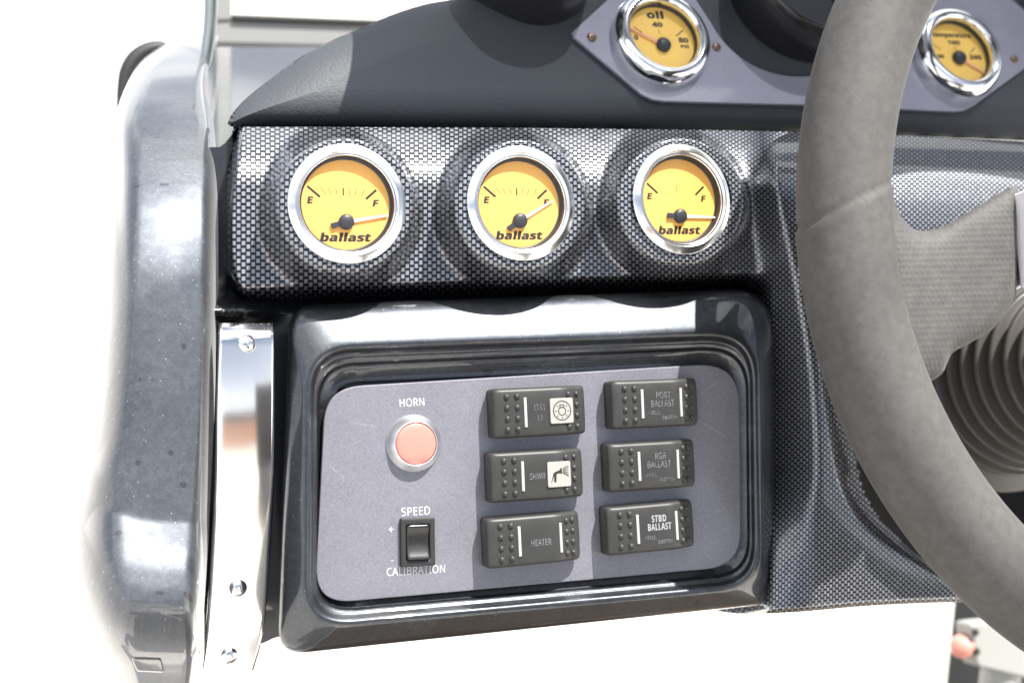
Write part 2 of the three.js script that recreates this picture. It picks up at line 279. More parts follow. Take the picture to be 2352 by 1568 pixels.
// ---------------------------------------------------------------- console moulding (one glass-fibre body)
const con = thing('helm_console', 'dark grey metallic gelcoat helm console with rounded left column and raised switch surround', 'boat console', P(1000, 1500, -0.03));
const cl = (p) => toLocal(con, p); let columnAt;
{
  // left column: rows from the bottom to where it runs back into the deck
  const left = interp([[80, 420], [105, 372], [140, 325], [200, 288], [280, 263], [400, 257], [600, 244], [800, 231], [1000, 208], [1100, 186], [1200, 168], [1260, 163], [1350, 171], [1430, 194], [1475, 212], [1520, 226], [1600, 262]]);
  const right = interp([[80, 500], [180, 476], [300, 492], [420, 499], [700, 500], [1000, 491], [1200, 481], [1400, 468], [1500, 460], [1600, 444]]);
  const back = interp([[80, -0.30], [110, -0.24], [160, -0.17], [220, -0.115], [280, -0.075], [340, -0.047], [400, -0.028], [450, -0.017], [500, -0.009], [560, -0.003], [640, 0.001], [900, 0.003], [1100, 0.0033], [1150, 0.0037], [1168, 0.0055], [1200, 0.0098], [1235, 0.0140], [1275, 0.0172], [1330, 0.0190], [1390, 0.0177], [1435, 0.0120], [1468, 0.002], [1500, -0.014], [1540, -0.042], [1600, -0.088]]);
  const nu = 90, nv = 420;
  const flank = interp([[80, 0.04], [1100, 0.075], [1200, 0.085], [1600, 0.085]]);
  columnAt = (y, s) => {
    const x = lerp(left(y), right(y), s);
    const eL = s / lerp(0.30, 0.42, sstep(y, 1080, 1250)), eR = (1 - s) / 0.17;
    const yk = y - (60 * (s - 0.28) + 26 * Math.sin(Math.PI * s)) * sstep(y, 1060, 1170) * (1 - sstep(y, 1330, 1450));
    let z = back(yk) + 0.004 * Math.sin(Math.PI * s);
    if (eL < 1) z -= flank(y) * (1 - Math.sqrt(Math.max(0, 1 - (1 - eL) ** 2.2)));
    if (eR < 1) z -= 0.05 * (1 - Math.sqrt(Math.max(0, 1 - (1 - eR) ** 2.4)));
    return P(x, y, z);
  };
  part('side_column', gridGeo(nu, nv, (u, v) => cl(columnAt(lerp(80, 1600, v), 0.5 - 0.5 * Math.cos(Math.PI * u))), (p) => [p.x, p.y - p.z]), dustGlareGel, con);

  // raised surround of the switch panel: nested outlines from the back edge to the floor of the recess
  const outer = roundPoly([[664, 700, 70], [1778, 660, 110], [1779, 1386, 42], [636, 1506, 62]], 14, 16);
  const lip = roundPoly([[716, 806, 105], [1726, 770, 108], [1733, 1336, 100], [712, 1428, 92]], 14, 16);
  const crest = offset(lip, -16), mid = mix2(outer, crest, 0.5), sh = mix2(outer, crest, 0.18), q = mix2(outer, crest, 0.04);
  const flo = roundPoly([[736, 850, 95], [1712, 806, 100], [1716, 1312, 88], [730, 1398, 82]], 14, 16);
  const rings = [[outer, -0.06], [outer, -0.012], [q, -0.0045], [sh, -0.0004], [mix2(outer, crest, 0.33), 0.0016], [mid, 0.0038], [mix2(outer, crest, 0.75), 0.0068], [mix2(outer, crest, 0.9), 0.0085], [crest, 0.0093], [offset(lip, -9), 0.0095], [offset(lip, -3), 0.0089], [lip, 0.0072], [mix2(lip, flo, 0.22), 0.0034], [mix2(lip, flo, 0.36), 0.0028], [mix2(lip, flo, 0.6), 0.0026], [mix2(lip, flo, 0.72), 0.0004], [flo, -0.004], [offset(flo, 30), -0.004]];
  part('switch_surround', loftGeo(rings.map(([o, z]) => o.map(([x, y]) => cl(P(x, y, z))))), gelcoat, con);

  // what lies behind: the valley of the chrome strip and the trough above the surround
  const yBack = interp([[468, 1512], [500, 1500], [600, 1478], [640, 1462], [1800, 1350]]);
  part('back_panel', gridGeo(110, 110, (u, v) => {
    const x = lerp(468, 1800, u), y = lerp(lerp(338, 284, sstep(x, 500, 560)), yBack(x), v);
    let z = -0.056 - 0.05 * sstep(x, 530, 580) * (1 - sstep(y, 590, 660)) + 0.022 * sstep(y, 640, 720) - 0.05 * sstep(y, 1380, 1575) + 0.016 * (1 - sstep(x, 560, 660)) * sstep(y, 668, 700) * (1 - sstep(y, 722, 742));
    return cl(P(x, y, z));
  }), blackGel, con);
}
// small inset plate at the foot of the column
{
  const o = roundPoly([[0.33, 1508, 8], [0.62, 1511, 8], [0.645, 1544, 8], [0.36, 1541, 8]].map(([a, b, r]) => [a * 250, b, r]), 6, 3), i2 = offset(o, 3);
  const ring = (q, lift) => q.map(([a, y]) => { const p = columnAt(y, a / 250), e = columnAt(y, a / 250 + 0.02).sub(p), f = columnAt(y + 3, a / 250).sub(p); return cl(p.addScaledVector(f.cross(e).normalize(), lift)); });
  const to = (k) => i2.map(([a, y]) => [lerp(124, a, k), lerp(1526, y, k)]);
  part('inset_plate', loftGeo([ring(o, -0.0005), ring(o, 0.0002), ring(i2, 0.0004), ring(to(0.7), 0.0004), ring(to(0.4), 0.0004), ring(to(0.02), 0.0004)]), gelcoat, con);
}
// bright deck behind the column
{
  const o = thing('foredeck', 'pale grey deck strip between the dark column, the cowl and the windscreen rail', 'boat deck', P(600, 300, -0.08));
  part('deck_panel', gridGeo(40, 40, (u, v) => { const x = lerp(430, lerp(980, 575, v), u), y = lerp(108, 370, v); return toLocal(o, P(x, y, -0.36 + 0.30 * v)); }), gelcoat, o);
}

// ---------------------------------------------------------------- carbon fascia
const PODZ = 0.018;
const GAUGES = [[797, 468, 137.5], [1197, 467, 133], [1566, 458, 127.5]];
const fas = thing('carbon_fascia', 'glossy carbon pattern fascia with three round bosses, wrapping around the steering column', 'dash fascia', P(1100, 680, 0));
{
  const topE = interp([[490, 291], [900, 292], [1300, 295], [1830, 303], [2352, 325], [2700, 345]]);
  const botE = interp([[490, 712], [560, 700], [1000, 684], [1690, 664], [2700, 640]]);
  const leftE = interp([[280, 543], [330, 532], [420, 519], [520, 512], [600, 515], [650, 528], [690, 556]]);
  const ridge = interp([[290, 1765], [400, 1778], [587, 1818], [751, 1849], [891, 1868], [1081, 1876], [1176, 1860], [1300, 1830], [1420, 1800]]);
  const bowl = interp([[560, 1872], [700, 1885], [929, 1912], [1113, 1944], [1208, 2000], [1290, 2112], [1354, 2240], [1390, 2420], [1430, 2700]]);
  const lowE = interp([[490, 1290], [1500, 1300], [1600, 1372], [1660, 1406], [1800, 1408], [2000, 1392], [2200, 1384], [2700, 1380]]);
  const smax = (a, b, k) => { const h = clamp(0.5 + 0.5 * (a - b) / k, 0, 1); return lerp(b, a, h) + k * h * (1 - h); };
  const Z0 = PODZ - 0.026;
  const pod = (x, y, gi) => {                                           // frustum boss: solve for its level under this point
    const [cx, cy, R] = GAUGES[gi], tr = R + 10, br = R + 50, bx = cx - 18, by = cy + 25;
    const d = Math.hypot(x - cx, y - cy); if (d > br + 120) return -1;
    if (d < tr) return PODZ - (d < R - 14 ? 0.026 * sstep(R - 14 - d, 0, 6) : 0);
    let lo = 0, hi = 2.6;
    for (let k = 0; k < 18; k++) { const t = (lo + hi) / 2; if (Math.hypot(x - lerp(cx, bx, t), y - lerp(cy, by, t)) < lerp(tr, br, t)) hi = t; else lo = t; }
    const t = hi, f = t < 1 ? (t < 0.4 ? t * t / 0.64 : 0.25 + (t - 0.4) * 1.25) : 1 + (t - 1) * 0.9;
    return PODZ - 0.027 * f;
  };
  const zAt = (x, y) => {
    const yT = topE(x), wide = sstep(x, 1700, 2050), fold = lerp(140, 215, wide), s = clamp((yT + fold - y) / fold, 0, 1.4);
    let z = Z0 + 0.016 * wide * sstep(y, 300, 520) - lerp(0.029, 0.030, wide) * Math.pow(s, 2.3);
    const xr = ridge(y), rr = sstep(x, 1690, 1790);
    if (rr > 0) {
      const zr = 0.016, dl = (xr - x) * 0.00021;
      const low = sstep(y, 1060, 1330), a = zr - lerp(1.6, 0.6, low) * dl - 0.004 * low, c = zr - 0.10 * (x - xr) * 0.00021;
      let zq = -smax(-a, -c, 0.005);
      const b = sstep(y, 560, 700) * sstep(x - bowl(y), -16, 38); zq -= 0.07 * b;
      zq -= 0.06 * Math.pow(sstep(y, lowE(x) - 16, lowE(x) + 24), 2);
      const up = lerp(0.029, 0.030, wide) * Math.pow(s, 2.3); z = lerp(z, Math.min(zq, 0.02) - up, rr);
    }
    for (let g = 0; g < 3; g++) { const p = pod(x, y, g); if (p > -0.5) z = smax(z, p, 0.006); }
    const in1 = 1 - sstep(x, 1700, 1775); z -= in1 * 0.05 * Math.pow(sstep(y, botE(x) - 46, botE(x) + 6), 1.7) ;
    z -= 0.05 * Math.pow(1 - sstep(x - leftE(y), -2, 26), 1.8);
    for (let g = 0; g < 3; g++) { const [cx, cy, R] = GAUGES[g]; const d = Math.hypot(x - cx, y - cy); if (d < R - 14) z = Math.min(z, PODZ - 0.026 * sstep(R - 14 - d, 0, 6)); }
    return z;
  };
  const nu = 640, nv = 360, X0 = 497, X1 = 2600, xOf = (u) => u < 0.8 ? lerp(X0, 1800, u / 0.8) : lerp(1800, X1, (u - 0.8) / 0.2);
  const xs = [], arc = [];
  const yOf = (x, v) => { const yT = topE(x), yl = lowE(x) - 1; return yT + (yl - yT) * (v < 0.55 ? v * 0.36 / 0.55 : 0.36 + (v - 0.55) * 0.64 / 0.45); };
  for (let i = 0; i <= nu; i++) {                                       // length along the folded section keeps the print's size on the ledge
    const x = xOf(i / nu); xs.push(x); const wide = sstep(x, 1700, 2050), yT = topE(x), fold = lerp(140, 215, wide), zb = (y) => -lerp(0.029, 0.030, wide) * Math.pow(clamp((yT + fold - y) / fold, 0, 1.4), 2.3);
    const a = new Array(nv + 1); let v = 0, prev = null;
    for (let j = nv; j >= 0; j--) { const y = yOf(x, j / nv), p = P(x, y, zb(y)); if (!prev) v = P(x, y, 0).y; else v += Math.hypot(p.y - prev.y, p.z - prev.z); a[j] = v; prev = p; }
    arc.push(a);
  }
  const uAt = []; { let a = P(X0, 700, 0).x, px = a; for (let i = 0; i <= nu; i++) { const x = P(xs[i], 700, 0).x; a += (x - px) * lerp(1, 1.22, sstep(xs[i], 1200, 1850)); px = x; uAt.push(a); } }
    part('fascia_skin', gridGeo(nu, nv, (u, v) => { const x = xOf(u), y = yOf(x, v); return toLocal(fas, P(x, y, zAt(x, y))); },
    (p, u, v, i, j) => [uAt[i], lerp(P(xs[i], yOf(xs[i], j / nv), 0).y, arc[i][j], 0.42) * lerp(1, 1.12, sstep(xs[i], 1300, 1850))],
    (i, j) => { const x = xs[i], y = yOf(x, j / nv); return (x > bowl(y) + 34 && y > 690 && y < lowE(x) - 48) || (y < 350 && x < leftE(y) - 6); }), carbon, fas);
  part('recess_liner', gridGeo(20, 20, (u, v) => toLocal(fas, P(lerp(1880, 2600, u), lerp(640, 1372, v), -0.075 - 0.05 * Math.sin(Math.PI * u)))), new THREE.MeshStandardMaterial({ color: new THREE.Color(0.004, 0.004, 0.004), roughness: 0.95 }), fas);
}

// ---------------------------------------------------------------- ballast gauges
function dialTex(kind) {
  return canvasTex(1024, 1024, (x) => {
    const S = 1024 / 49, c = (mx, my) => [512 + mx * S, 512 - my * S];
    x.fillStyle = kind.startsWith('ballast') ? '#e8ae55' : '#ffd062'; x.fillRect(0, 0, 1024, 1024);
    const bar = (x1, y1, x2, y2, w) => { x.strokeStyle = '#151310'; x.lineWidth = w * S; x.beginPath(); x.moveTo(...c(x1, y1)); x.lineTo(...c(x2, y2)); x.stroke(); };
    const text = (t, mx, my, h, sx, skew = -0.16, col = '#151310') => { x.save(); x.translate(...c(mx, my)); x.transform(sx, 0, skew * sx, 1, 0, 0); x.font = 'bold ' + h * S + 'px sans-serif'; x.textAlign = 'center'; x.textBaseline = 'middle'; x.fillStyle = col; x.fillText(t, 0, 0); x.strokeStyle = col; x.lineWidth = h * S * 0.07; x.strokeText(t, 0, 0); x.restore(); };
    if (kind === 'ballast' || kind === 'ballast_plain') {
      bar(-19.2, 9.0, -12.9, 3.7, 1.25); bar(15.9, 7.6, 10.4, 2.9, 1.25);
      bar(-1.1, 8.3, -1.1, 4.6, kind === 'ballast' ? 0.75 : 0.3);
      if (kind === 'ballast') for (const q of [[-12.6, 8.7, -10.1, 5.0], [-8.8, 8.3, -7.2, 4.9], [-4.9, 8.4, -4.2, 4.9], [2.4, 8.1, 1.8, 4.7], [5.9, 7.9, 4.7, 4.7], [10.1, 7.7, 8.2, 4.7]]) bar(...q, 0.30);
      else for (const q of [[-12.6, 8.7, -11.4, 7.0], [10.1, 7.7, 9.4, 6.5]]) bar(...q, 0.1);
      text('E', -18.0, 2.0, 4.6, 1.25); text('F', 15.2, 0.8, 4.6, 1.25); text('ballast', -0.7, -16.4, 5.6, 1.42);
    } else if (kind === 'oil') {
      text('oil', -0.6, 17.5, 7.0, 1.5, 0); text('40', -0.5, 10.5, 4.6, 1.45, 0); bar(-0.3, 7.6, -0.3, 3.6, 0.35);
      bar(-17.5, 8.2, -12.5, 4.2, 0.7); bar(17.2, 7.0, 11.2, 2.6, 0.8); text('0', -17.5, 0.6, 4.6, 1.2, 0); text('80', 15.8, -0.4, 4.8, 1.35, 0); text('PSI', 15.8, -5.0, 3.2, 1.3, 0);
    } else {
      text('temperature', 0, 14.4, 4.9, 1.05, 0); text('160', 0, 8.6, 4.4, 1.4, 0); bar(0.4, 5.6, 0.4, 2.6, 0.3); bar(-0.6, 5.6, -0.6, 2.6, 0.3);
      bar(-17.5, 7.0, -12.5, 2.6, 0.6); bar(16.8, 5.4, 11.4, 1.0, 0.7); text('100', -15.2, -2.4, 4.0, 1.25, 0); text('240', 14.6, -2.4, 4.6, 1.35, 0);
    }
  });
}
const dialMat = (kind) => new THREE.MeshStandardMaterial({ map: dialTex(kind), roughness: 0.55 });
const dialBallast = dialMat('ballast'), dialPlain = dialMat('ballast_plain'), dialOil = dialMat('oil'), dialTemp = dialMat('temperature');
const needleWhite = new THREE.MeshStandardMaterial({ color: new THREE.Color(0.85, 0.78, 0.62), roughness: 0.5 });
const needleRed = new THREE.MeshStandardMaterial({ color: new THREE.Color(0.85, 0.40, 0.24), roughness: 0.5 });
const hubMat = new THREE.MeshStandardMaterial({ color: new THREE.Color(0.02, 0.022, 0.028), roughness: 0.45 });
const bezelGeo = latheZ(mm([[23.9, -2], [30.0, -2], [30.0, 0.6], [29.9, 1.0], [29.5, 1.4], [26.6, 2.8], [26.2, 2.9], [25.8, 2.75], [25.6, 2.4], [25.5, 1.6], [25.1, 1.35], [24.5, 1.45], [24.1, 1.3], [23.9, 0.8], [23.9, -2]]), 96);
const sleeveGeo = latheZ(mm([[23.9, 0.9], [23.75, 0.8], [23.6, -2.6], [22.6, -2.8], [22.4, -2.8]]), 72);
const canGeo = latheZ(mm([[24.0, -6], [23.95, -12], [0.2, -12]]), 48);
const dialGeo = new THREE.CircleGeometry(0.0230, 72); dialGeo.scale(1, 1, 1);
{ const uv = dialGeo.attributes.uv, ps = dialGeo.attributes.position; for (let i = 0; i < uv.count; i++) uv.setXY(i, 0.5 + ps.getX(i) / 0.049, 0.5 + ps.getY(i) / 0.049); }
const glassGeo = new THREE.CircleGeometry(0.0239, 64);
const hubGeo = latheZ(mm([[0, 1.7], [1.8, 1.6], [3.1, 1.2], [3.8, 0.4], [3.9, -0.4], [3.9, -1.5]]), 36);
const taper = (l, w0, w1, h) => { const s = new THREE.Shape([new THREE.Vector2(0, -w0 / 2), new THREE.Vector2(l, -w1 / 2), new THREE.Vector2(l, w1 / 2), new THREE.Vector2(0, w0 / 2)]); return new THREE.ExtrudeGeometry(s, { depth: h, bevelEnabled: true, bevelThickness: 0.0001, bevelSize: 0.0001, bevelSegments: 1 }); };
const needleGeo = taper(0.0215, 0.0017, 0.0007, 0.0005), tailGeo = taper(0.0078, 0.0022, 0.0026, 0.0012);
function ballastGauge(i, label, dm, needleDeg, tailDeg, yawDeg, slope) {
  const [cx, cy] = GAUGES[i], n = V(Math.sin(yawDeg * RAD), 0.0, Math.cos(yawDeg * RAD));
  const f = frame(cx, cy, PODZ, n, slope), o = thing('ballast_gauge', label, 'gauge', f.origin, f.q);
  part('bezel', bezelGeo, bezelMetal, o); part('sleeve', sleeveGeo, sleeveMat, o); part('housing', canGeo, mattBlack, o);
  const d = part('dial', dialGeo, dm, o); d.position.z = -0.0029;
  const hub = part('needle_hub', hubGeo, hubMat, o); hub.position.set(-0.0002, -0.0087, -0.0013);
  const nd = part('needle', needleGeo, needleWhite, hub); nd.rotation.z = needleDeg * RAD; nd.position.z = -0.0010;
  const tl = part('counterweight', tailGeo, hubMat, hub); tl.rotation.z = tailDeg * RAD; tl.position.z = -0.0012;
  const gl = part('glass', glassGeo, glass, o); gl.position.z = 0.0012; gl.castShadow = false;
  return o;
}
ballastGauge(0, 'leftmost chrome ringed ballast gauge, white needle pointing level to the right', dialBallast, 9, 196, 0, 0.012);
ballastGauge(1, 'middle chrome ringed ballast gauge of three, white needle raised towards the F', dialBallast, 29, 213, 1, 0.005);
ballastGauge(2, 'rightmost chrome ringed ballast gauge next to the steering wheel, needle pointing slightly down', dialPlain, -2, 178, 3, 0.0);

// ---------------------------------------------------------------- padded cowl
const cowl = thing('dash_cowl', 'dark grey leather grained padded cowl above the carbon fascia', 'dash cowl', P(1300, 290, -0.05));
const COWL_N = V(0, 0.30, 1).normalize(), cowlP0 = P(1200, 290, -0.044);
const cq = new THREE.Quaternion().setFromUnitVectors(V(0, 0, 1), COWL_N);
const onCowl = (x, y, lift) => { const r = ray(x, y), p0 = cowlP0.clone().addScaledVector(COWL_N, lift), t = p0.clone().sub(EYE).dot(COWL_N) / r.dot(COWL_N); return EYE.clone().addScaledVector(r, t); };
{
  const top = interp([[522, 284], [530, 266], [545, 246], [575, 217], [640, 167], [700, 125], [760, 94], [830, 64], [900, 34], [975, 10], [1040, -2], [1110, -22], [1250, -90], [1500, -190], [1900, -260], [2800, -260]]);
  const bot = interp([[522, 284], [530, 290], [560, 293], [700, 293], [1300, 295], [1830, 304], [2352, 324], [2800, 345]]);
  const line = []; for (let x = 522; x <= 2800; x += 6) line.push([x, top(x)]); for (let x = 522; x <= 2800; x += 12) line.push([x, bot(x)]);
  const dist = (x, y) => { let m = 1e9; for (const [a, b] of line) { const d = (a - x) ** 2 + (b - y) ** 2; if (d < m) m = d; } return Math.sqrt(m); };
  const nu = 240, nv = 90;
  part('padded_skin', gridGeo(nu, nv, (u, v, i, j) => {
    const x = 522 + (2800 - 522) * Math.pow(u, 1.7), e = clamp((v - 0.06) / 0.88, 0, 1), w = 0.5 - 0.5 * Math.cos(Math.PI * e), y = lerp(top(x), bot(x), w);
    const R = 95, d = Math.min(dist(x, y), R), a = 1 - d / R;
    let lift = -0.019 * (1 - Math.sqrt(Math.max(0, 1 - a * a)));
    if (v < 0.06) lift -= 0.05 * (0.06 - v) / 0.06; if (v > 0.94) lift -= 0.03 * (v - 0.94) / 0.06;
    return toLocal(cowl, onCowl(x, y, lift));
  }), leather, cowl);
}

// added smoked panel, out of view above: cut to cast the shade on the cowl
{
  const q = [[806, 160], [866, -150], [2800, -150], [2800, 352], [2300, 318], [1500, 297], [1000, 293], [771, 291]].map(([x, y]) => onCowl(x, y, 0.001).addScaledVector(SUN_D, 0.125));
  const o = thing('added_shade_panel', 'added smoked clear panel out of view above the instruments, shading the cowl', 'added shade panel', q[5], cq);
  const g = plateGeo(q.map((p) => { const l = toLocal(o, p); return [l.x, l.y]; }), 0.002, 0); const m = part('shade_sheet', g, new THREE.MeshPhysicalMaterial({ color: new THREE.Color(0.33, 0.34, 0.36), transmission: 1, thickness: 0, roughness: 0, ior: 1.45 }), o); void m;
}
// ---------------------------------------------------------------- instrument plate on the cowl with its two chrome gauges
function onCowlThing(name, label, cat, px, py, lift, slope = 0.03) {
  const o = onCowl(px, py, lift), xr = onCowl(px + 60, py + 60 * slope, lift).sub(o).normalize(), y = COWL_N.clone().cross(xr);
  return thing(name, label, cat, o, new THREE.Quaternion().setFromRotationMatrix(new THREE.Matrix4().makeBasis(xr, y, COWL_N)));
}
const iplate = onCowlThing('instrument_plate', 'blue grey instrument plate with pointed ends screwed to the leather cowl', 'instrument plate', 1850, 150, 0.0008);
{
  const L = (x, y) => { const p = meet(iplate, x, y, 0.002); return [p.x, p.y]; };
  const arcPts = (cx, cy, r, a0, a1, n = 20) => Array.from({ length: n + 1 }, (_, k) => { const a = lerp(a0, a1, k / n) * RAD; return [cx + r * Math.cos(a), cy + r * Math.sin(a)]; });
  const out = [[1322, 66], [1314, 74], [1317, 84], [1475, 218], [1498, 229], [1525, 233], [1850, 241], [2190, 256], [2215, 253], [2240, 240], [2352, 158], [2420, 108], [2424, 96], [2350, 20], [2265, -50], [2210, -120], [2120, -130]];
  const arc = arcPts(1835, -50, 226, 20, 152, 28);
  const all = out.concat(arc, [[1560, -60], [1440, -40]]);
  const shape = all.map(([x, y]) => L(x, y));
  part('plate', plateGeo(shape, 0.0024, 0.0005), lightPaint, iplate);
  const headGeo = latheZ(mm([[0, 1.5], [0.9, 1.45], [0.95, 0.9], [1.5, 1.25], [2.4, 0.9], [2.9, 0.2], [2.9, -0.4]]), 28);
  for (const [x, y] of [[1360, 85], [1647, 107], [2332, 135]]) { const s = part('screw', headGeo, steelDark, iplate); const p = meet(iplate, x, y, 0.003); s.position.set(p.x, p.y, 0.0026); }
}
const roundBezel = latheZ(mm([[21.5, -5], [28.8, -5], [29.0, 0], [28.9, 3.5], [28.0, 7.0], [26.0, 9.6], [23.6, 10.6], [21.8, 10.0], [20.9, 8.6], [20.6, 7.0], [20.5, 5], [20.5, -3]]), 96);
const rSleeve = latheZ(mm([[20.5, 6], [20.3, 5.9], [20.2, 2.9], [19.7, 2.8]]), 64);
const rGlass = new THREE.CircleGeometry(0.0205, 64);
const rDial = new THREE.CircleGeometry(0.0200, 64); { const uv = rDial.attributes.uv, ps = rDial.attributes.position; for (let i = 0; i < uv.count; i++) uv.setXY(i, 0.5 + ps.getX(i) / 0.0425, 0.5 + ps.getY(i) / 0.0425); }
function roundGauge(label, px, py, dm, deg, s, hx, hy) {
  const o = onCowlThing('chrome_gauge', label, 'gauge', px, py, 0.0034);
  const g = (geo) => { const c = geo.clone(); c.scale(s, s, s); return c; };
  part('bezel', g(roundBezel), chrome, o); part('sleeve', g(rSleeve), sleeveMat, o);
  const d = part('dial', g(rDial), dm, o); d.position.z = 0.0029 * s;
  const hub = part('needle_hub', g(hubGeo), hubMat, o); hub.scale.setScalar(s); hub.position.set(hx, hy, 0.0050);
  const nd = part('needle', g(needleGeo), needleRed, hub); nd.rotation.z = deg * RAD; nd.position.z = -0.0012;
  const gl = part('glass', g(rGlass), glass, o); gl.position.z = 0.0082 * s; gl.castShadow = false;
}
roundGauge('round oil pressure gauge with wide chrome rim left of the steering wheel rim', 1514, 96, dialOil, 152, 1.08, 0.0002, -0.0045);
roundGauge('round temperature gauge with wide chrome rim right of the steering wheel rim', 2192, 129, dialTemp, -33, 1.10, 0.0002, -0.0035);

// large black instruments at the top edge
function bigPod(label, px, py, R, withDial) {
  const o = onCowlThing('large_gauge_pod', label, 'gauge pod', px, py, 0.0);
  part('housing', latheZ([[R * 1.0, -0.02], [R, 0.010], [R * 0.992, 0.028], [R * 0.97, 0.034], [R * 0.93, 0.0355], [R * 0.885, 0.034], [R * 0.87, 0.031], [R * 0.82, 0.010], [R * 0.79, 0.004]], 90), blackPlastic, o);
  const inner = withDial ? latheZ([[R * 0.8, 0.005], [R * 0.62, -0.006], [R * 0.6, -0.0085]], 72) : latheZ([[R * 0.81, 0.006], [R * 0.5, 0.004], [0, 0.004]], 72);
  part('face', inner, withDial ? mattBlack : blackPlastic, o);
  if (withDial) {
    part('dial_rim', latheZ([[R * 0.62, -0.009], [R * 0.615, -0.004], [R * 0.59, -0.003], [R * 0.575, -0.0045]], 72), chrome, o);
    const d = part('dial', new THREE.CircleGeometry(R * 0.59, 60), new THREE.MeshStandardMaterial({ color: new THREE.Color(0.8, 0.72, 0.6), roughness: 0.5 }), o); d.position.z = -0.006;
  }
  return o;
}
bigPod('large black round gauge pod at the top edge, left of the oil gauge', 1216, -72, 0.0385, false);
bigPod('large black round gauge pod between the two chrome gauges, behind the wheel rim', 1832, -16, 0.0505, true);
bigPod('large black round gauge pod cut by the right edge of the picture', 2474, -58, 0.047, false);

// ---------------------------------------------------------------- switch panel
const fp = frame(1220, 1105, 0, V(0, 0, 1), -0.066);
const panel = thing('switch_panel', 'metallic grey switch panel with rounded corners set into the dark console', 'switch panel', fp.origin, fp.q);
const HOLES = [];
{
  const out = roundPoly([[748, 890, 98], [1698, 832, 98], [1703, 1300, 92], [722, 1388, 80]], 16, 3).map(([x, y]) => { const p = meet(panel, x, y, 0); return [p.x, p.y]; });
  const g = plateGeo(out, 0.0026, 0.0006); g.translate(0, 0, -0.0026);
  part('plate', g, platePaint, panel);
  plateText(panel, 'HORN', 946, 923, 62, 18, 0.0001);
  plateText(panel, 'SPEED', 955, 1173, 70, 19, 0.0001);
  plateText(panel, 'CALIBRATION', 956, 1309, 140, 18, 0.0001);
  plateText(panel, '+', 898, 1215, 15, 24, 0.0001, { tall: 1.1 });
  plateText(panel, '-', 901, 1285, 9, 16, 0.0001, { tall: 1.1 });
}
// horn button
{
  const f = frame(950, 1018, 0.0, V(0, 0, 1), -0.066), o = thing('horn_button', 'round red horn push button in a brushed silver ring below the word HORN', 'push button', f.origin, f.q);
  part('ring', latheZ(mm([[14.6, 0], [14.7, 0.8], [14.2, 1.6], [11.6, 5.0], [11.0, 5.2], [10.8, 4.9], [10.7, 2.0]]), 80), satin, o);
  const red = new THREE.MeshPhysicalMaterial({ color: new THREE.Color(0.82, 0.20, 0.16), roughness: 0.25, clearcoat: 1, clearcoatRoughness: 0.1 });
  part('cap', latheZ(mm([[0, 5.9], [3, 5.85], [6, 5.7], [8.5, 5.45], [10.0, 5.1], [10.5, 4.6], [10.55, 3]]), 64), red, o);
}
// speed calibration rocker
{
  const f = frame(957, 1244, 0.0, V(0, 0, 1), -0.05), o = thing('calibration_switch', 'small upright black rocker switch between the words SPEED and CALIBRATION', 'rocker switch', f.origin, f.q);
  const W = 0.0181, H = 0.0246, w = 0.0122, h = 0.0176;
  const ring = (a, b, r, n = 5) => roundPoly([[-a / 2, -b / 2, r], [a / 2, -b / 2, r], [a / 2, b / 2, r], [-a / 2, b / 2, r]], n, 6);
  const R3 = (q, z) => q.map(([x, y]) => V(x, y, z));
  part('bezel', loftGeo([R3(ring(W, H, 0.001), 0), R3(ring(W, H, 0.001), 0.0022), R3(ring(W - 0.0008, H - 0.0008, 0.001), 0.0028), R3(ring(w + 0.001, h + 0.001, 0.0012), 0.0028), R3(ring(w + 0.0004, h + 0.0004, 0.0012), 0.002), R3(ring(w + 0.0004, h + 0.0004, 0.0012), -0.003)]), mattBlack, o);
  part('rocker', (() => { const bend = (y) => 0.0042 - 0.0026 * Math.sin(Math.PI * clamp(0.5 - y / h, 0, 1)) + 0.10 * (-y) * 0.4; const g = [[0.0002, -0.003], [0.0, 0], [0.0003, 0.0006]]; const rings = g.map(([d, z], k) => ring(w - d * 2, h - d * 2, 0.0014).map(([x, y]) => V(x, y, k < 1 ? -0.003 : bend(y) - 0.0009 + z))); for (const s of [0.93, 0.8, 0.6, 0.4, 0.2, 0.02]) rings.push(ring(w - 0.0006, h - 0.0006, 0.0014).map(([x, y]) => V(x * s, y * s, bend(y * s)))); return loftGeo(rings); })(), blackPlastic, o);
}
